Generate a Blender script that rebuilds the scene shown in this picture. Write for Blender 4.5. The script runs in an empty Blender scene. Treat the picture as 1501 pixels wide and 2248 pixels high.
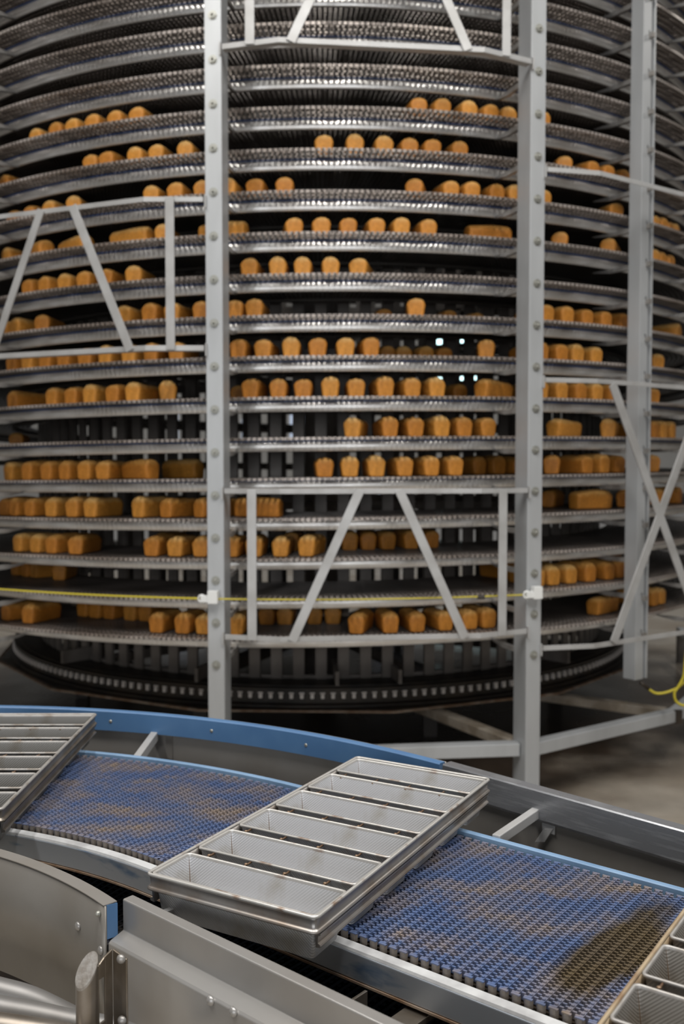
import bpy, math, random
from math import sin, cos, pi, radians, sqrt, atan2
from mathutils import Vector, Matrix

random.seed(7)
S = bpy.context.scene
COL = S.collection
H = 1.95                                    # height of the lens above the floor

# ------------------------------------------------------------------ camera
cam_d = bpy.data.cameras.new('camera')
cam = bpy.data.objects.new('camera', cam_d)
COL.objects.link(cam)
F = 2100.0
PITCH = 0.044
cam_d.sensor_fit = 'VERTICAL'
cam_d.sensor_height = 36.0
cam_d.sensor_width = 24.0
cam_d.lens = F / 2248 * 36
cam.location = (0, 0, H)
cam.rotation_euler = (pi / 2 - PITCH, 0, 0)
cam_d.clip_start = 0.05
cam_d.clip_end = 200
cam_d.dof.use_dof = True
cam_d.dof.focus_distance = 1.85
cam_d.dof.aperture_fstop = 4.0
S.camera = cam

# ------------------------------------------------------------------ world, lamps, exposure
W = bpy.data.worlds.new('world')
S.world = W
W.use_nodes = True
W.node_tree.nodes['Background'].inputs[0].default_value = (0.80, 0.88, 1.0, 1)
W.node_tree.nodes['Background'].inputs[1].default_value = 0.05


def area(name, loc, sx, sy, power, col=(1, 0.96, 0.9), target=None):
    l = bpy.data.lights.new(name, 'AREA')
    l.shape = 'RECTANGLE'
    l.size, l.size_y = sx, sy
    l.energy = power
    l.color = col
    o = bpy.data.objects.new(name, l)
    o.location = loc
    if target is not None:
        d = Vector(target) - Vector(loc)
        o.rotation_euler = d.to_track_quat('-Z', 'Y').to_euler()
    COL.objects.link(o)
    return o


# rows of ceiling lamps along the hall, and unseen fill panels added behind the viewer to light the rails
for lx in (-3.0, 0.2, 3.4):
    area('ceiling_lamp', (lx, 0.6, 7.6), 0.35, 4.5, 330, (1, 0.97, 0.92))
for lx in (-7.5, 7.5):
    area('ceiling_lamp', (lx, 9, 7.6), 0.35, 6.0, 210, (1, 0.95, 0.88))
for lx in (-4.0, 3.0):
    area('ceiling_lamp', (lx, 17, 7.6), 0.35, 5.0, 150, (1, 0.97, 0.93))
for wx in (-5.2, -1.2, 2.8):
    area('window_front', (wx, -8.8, 2.9), 1.7, 3.4, 150, (0.94, 0.97, 1.0), (wx * 0.9, 0, 2.7))

S.view_settings.view_transform = 'Standard'
S.view_settings.look = 'None'
S.view_settings.gamma = 1
S.view_settings.use_curve_mapping = False
S.view_settings.exposure = -0.08
S.cycles.use_denoising = True


# ------------------------------------------------------------------ materials
def mat(name, base, rough=0.5, metal=0.0, base2=None, nscale=8.0, lo=0.4, hi=0.65, stretch=(1, 1, 1), bump=0.0,
        bscale=60.0, detail=4.0, coord='Object', rvar=0.0, spec=0.5):
    m = bpy.data.materials.new(name)
    m.use_nodes = True
    nt = m.node_tree
    N, L = nt.nodes, nt.links
    b = N['Principled BSDF']
    b.inputs['Roughness'].default_value = rough
    b.inputs['Metallic'].default_value = metal
    b.inputs['Specular IOR Level'].default_value = spec
    b.inputs['Base Color'].default_value = (*base, 1)
    if base2 is not None or bump or rvar:
        if coord == 'World':
            vec = N.new('ShaderNodeNewGeometry').outputs['Position']
        else:
            vec = N.new('ShaderNodeTexCoord').outputs['Object']
        mp = N.new('ShaderNodeMapping')
        mp.inputs['Scale'].default_value = stretch
        L.new(vec, mp.inputs['Vector'])
        nz = N.new('ShaderNodeTexNoise')
        nz.inputs['Scale'].default_value = nscale
        nz.inputs['Detail'].default_value = detail
        L.new(mp.outputs[0], nz.inputs['Vector'])
        rp = N.new('ShaderNodeMapRange')
        rp.inputs['From Min'].default_value = lo
        rp.inputs['From Max'].default_value = hi
        L.new(nz.outputs['Fac'], rp.inputs['Value'])
        if base2 is not None:
            mx = N.new('ShaderNodeMix')
            mx.data_type = 'RGBA'
            mx.inputs[6].default_value = (*base, 1)
            mx.inputs[7].default_value = (*base2, 1)
            L.new(rp.outputs[0], mx.inputs[0])
            L.new(mx.outputs[2], b.inputs['Base Color'])
        if rvar:
            rr = N.new('ShaderNodeMapRange')
            rr.inputs['To Min'].default_value = max(0.05, rough - rvar)
            rr.inputs['To Max'].default_value = min(1, rough + rvar)
            L.new(rp.outputs[0], rr.inputs['Value'])
            L.new(rr.outputs[0], b.inputs['Roughness'])
        if bump:
            n2 = N.new('ShaderNodeTexNoise')
            n2.inputs['Scale'].default_value = bscale
            n2.inputs['Detail'].default_value = 3
            L.new(mp.outputs[0], n2.inputs['Vector'])
            bp = N.new('ShaderNodeBump')
            bp.inputs['Strength'].default_value = bump
            bp.inputs['Distance'].default_value = 0.01
            L.new(n2.outputs['Fac'], bp.inputs['Height'])
            L.new(bp.outputs[0], b.inputs['Normal'])
    return m


M = {}
M['post'] = mat('galvanised_post', (0.45, 0.465, 0.48), 0.42, 0.3, (0.37, 0.38, 0.39), 5, 0.35, 0.7, (1, 1, 0.25), 0.03, 80)
M['truss'] = mat('aluminium_truss', (0.44, 0.44, 0.44), 0.45, 0.25, (0.36, 0.355, 0.35), 6)
M['dirty_beam'] = mat('trodden_beam', (0.20, 0.165, 0.125), 0.5, 0.2, (0.34, 0.30, 0.25), 9)
M['rail'] = mat('tier_rail_steel', (0.74, 0.725, 0.71), 0.30, 0.6, (0.52, 0.49, 0.46), 3.5, 0.4, 0.7, (1, 1, 3), 0.02, 40)
M['inner_rail'] = mat('inner_rail_steel', (0.13, 0.12, 0.11), 0.45, 0.5)
M['arm'] = mat('dull_bracket', (0.34, 0.33, 0.32), 0.45, 0.4, (0.24, 0.225, 0.21), 9)
M['wear'] = mat('blue_wear_strip', (0.03, 0.06, 0.16), 0.5)
M['mesh'] = mat('belt_mesh', (0.46, 0.41, 0.38), 0.33, 0.3, (0.28, 0.235, 0.205), 2.5, 0.4, 0.65)
M['mesh_in'] = mat('sooty_belt_mesh', (0.115, 0.098, 0.088), 0.3, 0.3, (0.06, 0.05, 0.044), 2.5, 0.4, 0.65)  # shade between the tiers is painted into this darker belt colour
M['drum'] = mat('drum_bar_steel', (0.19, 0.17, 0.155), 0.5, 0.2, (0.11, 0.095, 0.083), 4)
M['dark'] = mat('greasy_black_steel', (0.014, 0.011, 0.009), 0.45, 0.1, (0.035, 0.024, 0.015), 6)
M['rust'] = mat('rusty_lip', (0.20, 0.12, 0.07), 0.6, 0.2, (0.34, 0.27, 0.21), 14)
M['roller'] = mat('roller_link', (0.66, 0.62, 0.59), 0.4, 0.3)
M['bolt'] = mat('zinc_bolt', (0.34, 0.34, 0.31), 0.42, 0.6)
M['rope'] = mat('yellow_rope', (0.52, 0.43, 0.03), 0.5)
M['plastic'] = mat('white_plastic', (0.70, 0.71, 0.70), 0.45)
M['ss'] = mat('brushed_stainless', (0.35, 0.34, 0.33), 0.38, 0.5, (0.275, 0.26, 0.245), 4, 0.35, 0.7, (1, 1, 1), 0.02, 50, rvar=0.06)
M['ss_dark'] = mat('dull_stainless', (0.34, 0.325, 0.31), 0.42, 0.5, (0.27, 0.25, 0.225), 5, 0.35, 0.7, bump=0.02, rvar=0.05)
M['ss_rail'] = mat('scratched_stainless', (0.23, 0.235, 0.25), 0.33, 0.5, (0.33, 0.335, 0.35), 9, 0.5, 0.7, (1, 1, 14), 0.02, 50, rvar=0.06)
M['ss_brown'] = mat('stained_stainless', (0.20, 0.17, 0.135), 0.35, 0.8, (0.30, 0.27, 0.24), 12, 0.4, 0.65)
M['weld'] = mat('weld_face', (0.42, 0.40, 0.38), 0.5, 0.6, (0.30, 0.27, 0.24), 60, bump=0.1, bscale=200)
M['pipe'] = mat('dull_pipe', (0.20, 0.195, 0.19), 0.45, 0.5, (0.15, 0.14, 0.13), 6)
M['plate'] = mat('smudged_plate', (0.235, 0.222, 0.205), 0.40, 0.5, (0.175, 0.16, 0.14), 4.5, 0.35, 0.7, bump=0.02, rvar=0.05)
M['blue'] = mat('blue_guide_plastic', (0.068, 0.155, 0.31), 0.42, 0, (0.08, 0.175, 0.335), 10)
M['blue_light'] = mat('pale_blue_strip', (0.19, 0.30, 0.45), 0.4, 0, (0.14, 0.235, 0.37), 8)
M['side'] = mat('belt_side_profile', (0.46, 0.50, 0.56), 0.34, 0.7, (0.10, 0.20, 0.36), 6, 0.60, 0.72, (1, 1, 3))
M['wearwhite'] = mat('pale_wear_lip', (0.62, 0.63, 0.64), 0.4, 0.2, (0.4, 0.4, 0.41), 15)
M['return'] = mat('return_belt', (0.012, 0.014, 0.022), 0.5, 0, (0.03, 0.026, 0.022), 30)
M['floor'] = None


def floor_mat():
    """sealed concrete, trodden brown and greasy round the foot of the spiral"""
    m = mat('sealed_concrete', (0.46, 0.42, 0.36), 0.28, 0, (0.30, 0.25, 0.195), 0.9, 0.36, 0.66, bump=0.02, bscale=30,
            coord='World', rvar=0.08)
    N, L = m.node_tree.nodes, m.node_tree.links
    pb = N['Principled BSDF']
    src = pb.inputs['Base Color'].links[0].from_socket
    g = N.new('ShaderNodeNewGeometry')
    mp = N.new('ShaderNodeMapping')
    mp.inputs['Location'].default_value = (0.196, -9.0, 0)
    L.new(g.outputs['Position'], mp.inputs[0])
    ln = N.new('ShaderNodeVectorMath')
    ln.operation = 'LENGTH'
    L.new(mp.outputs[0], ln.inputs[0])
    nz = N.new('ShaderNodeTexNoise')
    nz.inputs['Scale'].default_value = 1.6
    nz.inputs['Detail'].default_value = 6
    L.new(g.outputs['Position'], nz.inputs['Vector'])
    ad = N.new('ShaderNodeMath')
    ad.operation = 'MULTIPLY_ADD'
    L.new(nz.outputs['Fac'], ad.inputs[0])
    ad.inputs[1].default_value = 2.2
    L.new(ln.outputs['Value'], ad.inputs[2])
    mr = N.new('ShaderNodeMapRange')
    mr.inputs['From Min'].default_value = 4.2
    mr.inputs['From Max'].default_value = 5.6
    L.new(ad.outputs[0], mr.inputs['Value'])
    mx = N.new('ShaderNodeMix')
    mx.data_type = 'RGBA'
    mx.inputs[6].default_value = (0.05, 0.036, 0.026, 1)  # floor dirt, with the shade under the tower painted in
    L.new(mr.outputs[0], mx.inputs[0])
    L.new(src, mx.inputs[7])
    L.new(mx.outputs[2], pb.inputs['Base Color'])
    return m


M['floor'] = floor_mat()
M['wall'] = mat('pale_wall', (0.55, 0.55, 0.54), 0.7, 0, (0.48, 0.48, 0.47), 0.7, coord='World')
M['wall_base'] = mat('white_panel', (0.66, 0.67, 0.68), 0.6)


def emis(name, col, st):
    m = bpy.data.materials.new(name)
    m.use_nodes = True
    b = m.node_tree.nodes['Principled BSDF']
    b.inputs['Base Color'].default_value = (0.8, 0.8, 0.8, 1)
    b.inputs['Emission Color'].default_value = (*col, 1)
    b.inputs['Emission Strength'].default_value = st
    return m


M['daylight'] = emis('daylit_pane', (0.62, 0.97, 1.0), 3.5)
M['dim_pane'] = emis('dim_pane', (0.45, 0.6, 0.85), 0.55)


def loaf_mat(name, side, top):
    m = bpy.data.materials.new(name)
    m.use_nodes = True
    N, L = m.node_tree.nodes, m.node_tree.links
    b = N['Principled BSDF']
    b.inputs['Roughness'].default_value = 0.55
    b.inputs['Specular IOR Level'].default_value = 0.35
    tc = N.new('ShaderNodeTexCoord')
    sp = N.new('ShaderNodeSeparateXYZ')
    L.new(tc.outputs['Object'], sp.inputs[0])
    nz = N.new('ShaderNodeTexNoise')
    nz.inputs['Scale'].default_value = 26
    nz.inputs['Detail'].default_value = 5
    L.new(tc.outputs['Object'], nz.inputs['Vector'])
    ad = N.new('ShaderNodeMath')
    ad.operation = 'MULTIPLY_ADD'
    L.new(nz.outputs['Fac'], ad.inputs[0])
    ad.inputs[1].default_value = 0.03
    L.new(sp.outputs['Z'], ad.inputs[2])
    mr = N.new('ShaderNodeMapRange')
    mr.inputs['From Min'].default_value = 0.098
    mr.inputs['From Max'].default_value = 0.128
    L.new(ad.outputs[0], mr.inputs['Value'])
    mx = N.new('ShaderNodeMix')
    mx.data_type = 'RGBA'
    mx.inputs[6].default_value = (*side, 1)
    mx.inputs[7].default_value = (*top, 1)
    L.new(mr.outputs[0], mx.inputs[0])
    # mottled crust
    n3 = N.new('ShaderNodeTexNoise')
    n3.inputs['Scale'].default_value = 60
    L.new(tc.outputs['Object'], n3.inputs['Vector'])
    r3 = N.new('ShaderNodeMapRange')
    r3.inputs['From Min'].default_value = 0.3
    r3.inputs['From Max'].default_value = 0.7
    r3.inputs['To Min'].default_value = 0.82
    r3.inputs['To Max'].default_value = 1.08
    L.new(n3.outputs['Fac'], r3.inputs['Value'])
    mu = N.new('ShaderNodeVectorMath')
    mu.operation = 'SCALE'
    L.new(mx.outputs[2], mu.inputs[0])
    L.new(r3.outputs[0], mu.inputs['Scale'])
    L.new(mu.outputs[0], b.inputs['Base Color'])
    bp = N.new('ShaderNodeBump')
    bp.inputs['Strength'].default_value = 0.15
    bp.inputs['Distance'].default_value = 0.004
    L.new(n3.outputs['Fac'], bp.inputs['Height'])
    L.new(bp.outputs[0], b.inputs['Normal'])
    return m


M['loaf'] = [loaf_mat('loaf_crust_a', (0.56, 0.225, 0.034), (0.70, 0.39, 0.12)),
             loaf_mat('loaf_crust_b', (0.50, 0.19, 0.027), (0.62, 0.32, 0.085)),
             loaf_mat('loaf_crust_c', (0.61, 0.26, 0.042), (0.76, 0.46, 0.16))]


def link_mat():
    """blue plastic links, browned by flour and oil, with one dark oily patch"""
    m = bpy.data.materials.new('blue_belt_link')
    m.use_nodes = True
    N, L = m.node_tree.nodes, m.node_tree.links
    b = N['Principled BSDF']
    b.inputs['Roughness'].default_value = 0.34
    g = N.new('ShaderNodeNewGeometry')
    mp = N.new('ShaderNodeMapping')
    mp.inputs['Rotation'].default_value = (0, 0, 0.668)
    mp.inputs['Scale'].default_value = (1.0, 2.0, 1)
    L.new(g.outputs['Position'], mp.inputs[0])
    n1 = N.new('ShaderNodeTexNoise')
    n1.inputs['Scale'].default_value = 6.5
    n1.inputs['Detail'].default_value = 8
    n1.inputs['Roughness'].default_value = 0.68
    L.new(mp.outputs[0], n1.inputs['Vector'])
    r1 = N.new('ShaderNodeMapRange')
    r1.inputs['From Min'].default_value = 0.42
    r1.inputs['From Max'].default_value = 0.66
    L.new(n1.outputs['Fac'], r1.inputs['Value'])
    n2 = N.new('ShaderNodeTexNoise')
    n2.inputs['Scale'].default_value = 9
    n2.inputs['Detail'].default_value = 2
    L.new(g.outputs['Position'], n2.inputs['Vector'])
    mb = N.new('ShaderNodeMix')
    mb.data_type = 'RGBA'
    mb.inputs[6].default_value = (0.062, 0.105, 0.235, 1)
    mb.inputs[7].default_value = (0.115, 0.15, 0.25, 1)
    L.new(n2.outputs['Fac'], mb.inputs[0])
    mx = N.new('ShaderNodeMix')
    mx.data_type = 'RGBA'
    mx.inputs[7].default_value = (0.23, 0.185, 0.155, 1)
    L.new(r1.outputs[0], mx.inputs[0])
    L.new(mb.outputs[2], mx.inputs[6])
    # oil stain: an ellipse on the straight run beside the last tin set
    ms = N.new('ShaderNodeMapping')
    ms.vector_type = 'TEXTURE'
    ms.inputs['Location'].default_value = (0.475, 1.63, 1.115)
    ms.inputs['Rotation'].default_value = (0, 0, 0.88)
    ms.inputs['Scale'].default_value = (0.26, 0.062, 1)
    L.new(g.outputs['Position'], ms.inputs[0])
    ln = N.new('ShaderNodeVectorMath')
    ln.operation = 'LENGTH'
    L.new(ms.outputs[0], ln.inputs[0])
    na = N.new('ShaderNodeMath')
    na.operation = 'MULTIPLY_ADD'
    L.new(n2.outputs['Fac'], na.inputs[0])
    na.inputs[1].default_value = 0.9
    L.new(ln.outputs['Value'], na.inputs[2])
    rs = N.new('ShaderNodeMapRange')
    rs.inputs['From Min'].default_value = 1.15
    rs.inputs['From Max'].default_value = 1.5
    rs.inputs['To Min'].default_value = 0.92
    rs.inputs['To Max'].default_value = 0
    L.new(na.outputs[0], rs.inputs['Value'])
    m3 = N.new('ShaderNodeMix')
    m3.data_type = 'RGBA'
    m3.inputs[7].default_value = (0.085, 0.062, 0.03, 1)
    L.new(rs.outputs[0], m3.inputs[0])
    L.new(mx.outputs[2], m3.inputs[6])
    L.new(m3.outputs[2], b.inputs['Base Color'])
    return m


M['link'] = link_mat()
M['link_end'] = mat('worn_link_end', (0.25, 0.205, 0.155), 0.5, 0, (0.15, 0.135, 0.13), 40)


def tin_mat(name, sg, base, stain=(0.36, 0.32, 0.24), st=0.8):
    """aluminised steel with fine diagonal ribs pressed into it and brown baked-on stains"""
    m = bpy.data.materials.new(name)
    m.use_nodes = True
    N, L = m.node_tree.nodes, m.node_tree.links
    b = N['Principled BSDF']
    b.inputs['Metallic'].default_value = 0.4
    b.inputs['Roughness'].default_value = 0.42
    tc = N.new('ShaderNodeTexCoord')
    mp = N.new('ShaderNodeMapping')
    mp.inputs['Scale'].default_value = (1, -1, sg)
    L.new(tc.outputs['Object'], mp.inputs[0])
    wv = N.new('ShaderNodeTexWave')
    wv.bands_direction = 'DIAGONAL'
    wv.inputs['Scale'].default_value = 94
    wv.inputs['Distortion'].default_value = 0
    L.new(mp.outputs[0], wv.inputs['Vector'])
    bp = N.new('ShaderNodeBump')
    bp.inputs['Strength'].default_value = 0.32
    bp.inputs['Distance'].default_value = 0.002
    L.new(wv.outputs['Fac'], bp.inputs['Height'])
    L.new(bp.outputs[0], b.inputs['Normal'])
    nz = N.new('ShaderNodeTexNoise')
    nz.inputs['Scale'].default_value = 11
    nz.inputs['Detail'].default_value = 6
    L.new(tc.outputs['Object'], nz.inputs['Vector'])
    mr = N.new('ShaderNodeMapRange')
    mr.inputs['From Min'].default_value = 0.52
    mr.inputs['From Max'].default_value = 0.75
    mr.inputs['To Max'].default_value = st
    L.new(nz.outputs['Fac'], mr.inputs['Value'])
    mx = N.new('ShaderNodeMix')
    mx.data_type = 'RGBA'
    mx.inputs[6].default_value = (*base, 1)
    mx.inputs[7].default_value = (*stain, 1)
    L.new(mr.outputs[0], mx.inputs[0])
    L.new(mx.outputs[2], b.inputs['Base Color'])
    return m


M['tin'] = tin_mat('ribbed_tin', 1, (0.56, 0.56, 0.565))
M['tin_in'] = tin_mat('ribbed_tin_inside', -1, (0.60, 0.605, 0.625))
M['tin_dull'] = tin_mat('dull_tin', -1, (0.25, 0.245, 0.235), (0.17, 0.145, 0.11), 1.0)
M['tin_old'] = tin_mat('browned_tin', -1, (0.27, 0.255, 0.235), (0.19, 0.15, 0.10), 1.0)
M['rim_dull'] = mat('dull_rim', (0.36, 0.345, 0.33), 0.45, 0.4, (0.2, 0.16, 0.12), 22, 0.5, 0.72)
M['rim_old'] = mat('browned_rim', (0.42, 0.33, 0.22), 0.45, 0.3, (0.26, 0.17, 0.10), 16, 0.45, 0.72)
M['tin_rim'] = mat('tin_rim', (0.50, 0.485, 0.465), 0.38, 0.5, (0.22, 0.13, 0.08), 22, 0.56, 0.72, bump=0.05)
M['tin_band'] = mat('tin_band', (0.36, 0.34, 0.325), 0.36, 0.7, (0.27, 0.22, 0.18), 14, 0.45, 0.7)
M['tin_edge'] = mat('brown_edge', (0.12, 0.07, 0.04), 0.5, 0.3, (0.24, 0.16, 0.10), 40)


# ------------------------------------------------------------------ mesh helpers
class MB:
    def __init__(self):
        self.v, self.f, self.m = [], [], []

    def add(self, vs, fs, mi=0):
        o = len(self.v)
        self.v += [tuple(x) for x in vs]
        self.f += [tuple(i + o for i in f) for f in fs]
        self.m += [mi] * len(fs)

    def axes(self, c, ex, ey, ez, mi=0):
        c, ex, ey, ez = Vector(c), Vector(ex), Vector(ey), Vector(ez)
        vs = [c + a * ex + b * ey + d * ez for a in (-1, 1) for b in (-1, 1) for d in (-1, 1)]
        self.add(vs, [(0, 1, 3, 2), (4, 6, 7, 5), (0, 4, 5, 1), (2, 3, 7, 6), (0, 2, 6, 4), (1, 5, 7, 3)], mi)

    def box(self, x0, x1, y0, y1, z0, z1, mi=0):
        self.axes(((x0 + x1) / 2, (y0 + y1) / 2, (z0 + z1) / 2), ((x1 - x0) / 2, 0, 0), (0, (y1 - y0) / 2, 0), (0, 0, (z1 - z0) / 2), mi)

    def bar(self, p0, p1, w, t, up=(0, 0, 1), mi=0):
        """flat bar: w measured along 'up' made square to the bar, t across"""
        p0, p1 = Vector(p0), Vector(p1)
        d = p1 - p0
        dn = d.normalized()
        u = Vector(up) - dn * dn.dot(Vector(up))
        u.normalize()
        s = dn.cross(u)
        self.axes((p0 + p1) / 2, d / 2, u * w / 2, s * t / 2, mi)

    def sweep(self, path, prof, closed=False, mi=0, caps=True):
        """path: list of (point, side vector, up vector); prof: closed outline of (side, up)"""
        n = len(prof)
        vs = []
        for (o, s, u) in path:
            o, s, u = Vector(o), Vector(s), Vector(u)
            vs += [o + s * a + u * b for a, b in prof]
        fs = []
        k = len(path)
        for i in range(k if closed else k - 1):
            j = (i + 1) % k
            for a in range(n):
                b = (a + 1) % n
                fs.append((i * n + a, i * n + b, j * n + b, j * n + a))
        if not closed and caps:
            fs.append(tuple(range(n))[::-1])
            fs.append(tuple((k - 1) * n + a for a in range(n)))
        self.add(vs, fs, mi)

    def tube(self, pts, r, n=10, mi=0, closed=False, caps=True):
        pts = [Vector(p) for p in pts]
        path = []
        up = Vector((0, 0, 1))
        k = len(pts)
        for i, p in enumerate(pts):
            if closed:
                d = pts[(i + 1) % k] - pts[i - 1]
            else:
                d = pts[min(i + 1, k - 1)] - pts[max(i - 1, 0)]
            d.normalize()
            ref = up if abs(d.z) < 0.95 else Vector((0, 1, 0))
            s = d.cross(ref).normalized()
            u = s.cross(d).normalized()
            path.append((p, s, u))
        self.sweep(path, [(r * cos(2 * pi * a / n), r * sin(2 * pi * a / n)) for a in range(n)], closed, mi, caps)

    def loops(self, ls, mi=0, cap0=True, cap1=True):
        n = len(ls[0])
        vs = [p for l in ls for p in l]
        fs = []
        for i in range(len(ls) - 1):
            for a in range(n):
                b = (a + 1) % n
                fs.append((i * n + a, i * n + b, (i + 1) * n + b, (i + 1) * n + a))
        if cap0:
            fs.append(tuple(range(n))[::-1])
        if cap1:
            fs.append(tuple((len(ls) - 1) * n + a for a in range(n)))
        self.add(vs, fs, mi)

    def dome(self, c, axis, r, h, n=10, rings=4, mi=0):
        """a bolt head: dome of radius r and height h standing on c along axis"""
        c, ax = Vector(c), Vector(axis).normalized()
        ref = Vector((0, 0, 1)) if abs(ax.z) < 0.9 else Vector((1, 0, 0))
        s = ax.cross(ref).normalized()
        u = s.cross(ax)
        ls = []
        for k in range(rings):
            t = k / (rings - 1) * pi / 2 * 0.93
            rr, hh = r * cos(t), h * sin(t)
            ls.append([c + ax * hh + s * rr * cos(2 * pi * a / n) + u * rr * sin(2 * pi * a / n) for a in range(n)])
        self.loops(ls, mi)

    def mesh(self, name, mats, smooth=False):
        me = bpy.data.meshes.new(name)
        me.from_pydata(self.v, [], self.f)
        if not isinstance(mats, (list, tuple)):
            mats = [mats]
        for m_ in mats:
            me.materials.append(m_)
        if len(mats) > 1:
            me.polygons.foreach_set('material_index', self.m)
        if smooth:
            me.polygons.foreach_set('use_smooth', [True] * len(me.polygons))
        me.update()
        return me

    def build(self, name, mats, parent=None, smooth=False, bevel=0.0, loc=(0, 0, 0), auto=False):
        o = put(name, self.mesh(name, mats, smooth), parent, loc)
        if bevel:
            b = o.modifiers.new('edge', 'BEVEL')
            b.width = bevel
            b.segments = 2
            b.limit_method = 'ANGLE'
        return o


def put(name, me, parent=None, loc=(0, 0, 0), rz=0.0):
    o = bpy.data.objects.new(name, me)
    COL.objects.link(o)
    o.location = loc
    o.rotation_euler = (0, 0, rz)
    if parent is not None:
        o.parent = parent
    return o


def thing(name, label, cat, loc=(0, 0, 0), rz=0.0, group=None):
    o = bpy.data.objects.new(name, None)
    o.empty_display_size = 0.1
    COL.objects.link(o)
    o.location = loc
    o.rotation_euler = (0, 0, rz)
    return tag(o, label, cat, group)


def tag(o, label, cat, group=None):
    o['label'] = label
    o['category'] = cat
    if group:
        o['group'] = group
    return o


def struct(o):
    o['kind'] = 'structure'
    return o


def ray(px, py):
    u, v = (px - 750.5) / F, -(py - 1124) / F
    return Vector((u, cos(PITCH) + v * sin(PITCH), -sin(PITCH) + v * cos(PITCH)))


def at_y(px, py, y):
    d = ray(px, py) * (y / ray(px, py).y)
    return Vector((d.x, d.y, d.z + H))


# ------------------------------------------------------------------ tower dimensions
TX, TY = -0.196, 9.0            # axis of the spiral
LV = 0.2351                     # rise per turn
H0 = H + 0.1123                 # underside of the rail of the turn at lens height, facing the lens
RR = 3.308                      # outer rail
RB = 3.46                       # outer edge of the belt
RI = 2.60                       # inner edge of the belt
RD = 2.52                       # drum cage
KS = list(range(-5, 15))
BT = 0.077                      # belt top above rail underside


def pol(az, r, z):
    return Vector((TX + r * sin(az), TY - r * cos(az), z))


def lpol(az, r, z):
    return Vector((r * sin(az), -r * cos(az), z))


def tier_z(k, az):
    return H0 + k * LV + LV * az / (2 * pi)


# ------------------------------------------------------------------ setting
fm = MB()
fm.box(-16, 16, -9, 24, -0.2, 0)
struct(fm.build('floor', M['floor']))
wb = MB()
wb.box(-16, 16, 24, 24.3, 0, 9)
struct(wb.build('wall_back', M['wall']))
wl = MB()
wl.box(-16.3, -16, -9, 24.3, 0, 9)
struct(wl.build('wall_left', M['wall']))
wr = MB()
wr.box(16, 16.3, -9, 24.3, 0, 9)
struct(wr.build('wall_right', M['wall']))
sk = MB()
sk.box(-16, 16, 23.93, 24, 0, 1.1)
struct(sk.build('baseboard_back', M['wall_base']))
# daylit windows of the far wall, glimpsed between the tiers
for i, (wx0, wx1, wz0, wz1, lit) in enumerate(((2.29, 2.57, 4.0, 5.6, 1), (2.93, 3.10, 4.0, 5.6, 1), (3.30, 3.56, 4.0, 4.7, 1), (-4.25, -4.08, 2.6, 3.5, 0), (-3.85, -3.68, 2.6, 3.5, 0),
                                               (0.9, 1.2, 1.0, 2.0, 0), (1.5, 1.7, 1.0, 2.0, 0), (-1.3, -0.95, 2.6, 3.4, 0), (-0.75, -0.55, 2.6, 3.4, 0), (-2.5, -2.3, 2.5, 3.2, 0))):
    w = MB()
    t = 0.05
    zm = (wz0 + wz1) / 2
    for (a, b, c, d) in ((wx0 - t, wx1 + t, wz1, wz1 + t), (wx0 - t, wx1 + t, wz0 - t, wz0), (wx0 - t, wx0, wz0, wz1), (wx1, wx1 + t, wz0, wz1)):
        w.box(a, b, 23.9, 24.0, c, d)
    wo = struct(w.build('window_%d' % (i + 1), M['wall_base']))
    p = MB()
    p.box(wx0, wx1, 23.95, 23.97, wz0, wz1)
    p.build('pane', M['daylight'] if lit else M['dim_pane'], wo)

# ------------------------------------------------------------------ spiral conveyor
spiral = thing('spiral_conveyor', 'tall round spiral cooling conveyor of stacked mesh belt tiers around a barred drum', 'conveyor', (TX, TY, 0))


def helix(r, steps=180):
    out = []
    for i in range(steps + 1):
        a = -pi + 2 * pi * i / steps
        out.append((lpol(a, r, LV * a / (2 * pi)), Vector((sin(a), -cos(a), 0)), Vector((0, 0, 1))))
    return out


b = MB()
b.sweep(helix(RR, 240), [(-0.02, 0.0), (-0.004, -0.002), (0.0, 0.003), (0.002, 0.05), (-0.002, 0.055), (-0.03, 0.055), (-0.03, 0.048), (-0.006, 0.045), (-0.006, 0.006), (-0.02, 0.005)])
rail_me = b.mesh('outer_rail', M['rail'], True)
b = MB()
b.sweep(helix(RR, 180), [(-0.028, 0.0552), (0.004, 0.0552), (0.004, 0.063), (-0.028, 0.063)])
wear_me = b.mesh('wear_strip', M['wear'])
b = MB()
b.sweep(helix(RI + 0.12, 180), [(0, 0.042), (0.02, 0.042), (0.02, 0.06), (0, 0.06)])
irail_me = b.mesh('inner_rail', M['inner_rail'])
# belt: radial rods and ring ribs as real bars, open between
b = MB()
NR = 620
for i in range(NR):
    a = -pi + 2 * pi * (i + 0.5) / NR
    z = LV * a / (2 * pi) + 0.068
    e = Vector((sin(a), -cos(a), 0))
    t = Vector((cos(a), sin(a), LV / (2 * pi * 3)))
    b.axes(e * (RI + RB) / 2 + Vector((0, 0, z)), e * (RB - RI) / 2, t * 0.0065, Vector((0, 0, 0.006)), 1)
for j in range(19):
    r = RI + (RB - 0.19 - RI) * j / 18
    b.sweep(helix(r, 200), [(-0.0055, 0.062), (0.0055, 0.062), (0.0055, 0.077), (-0.0055, 0.077)], mi=1)
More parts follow.
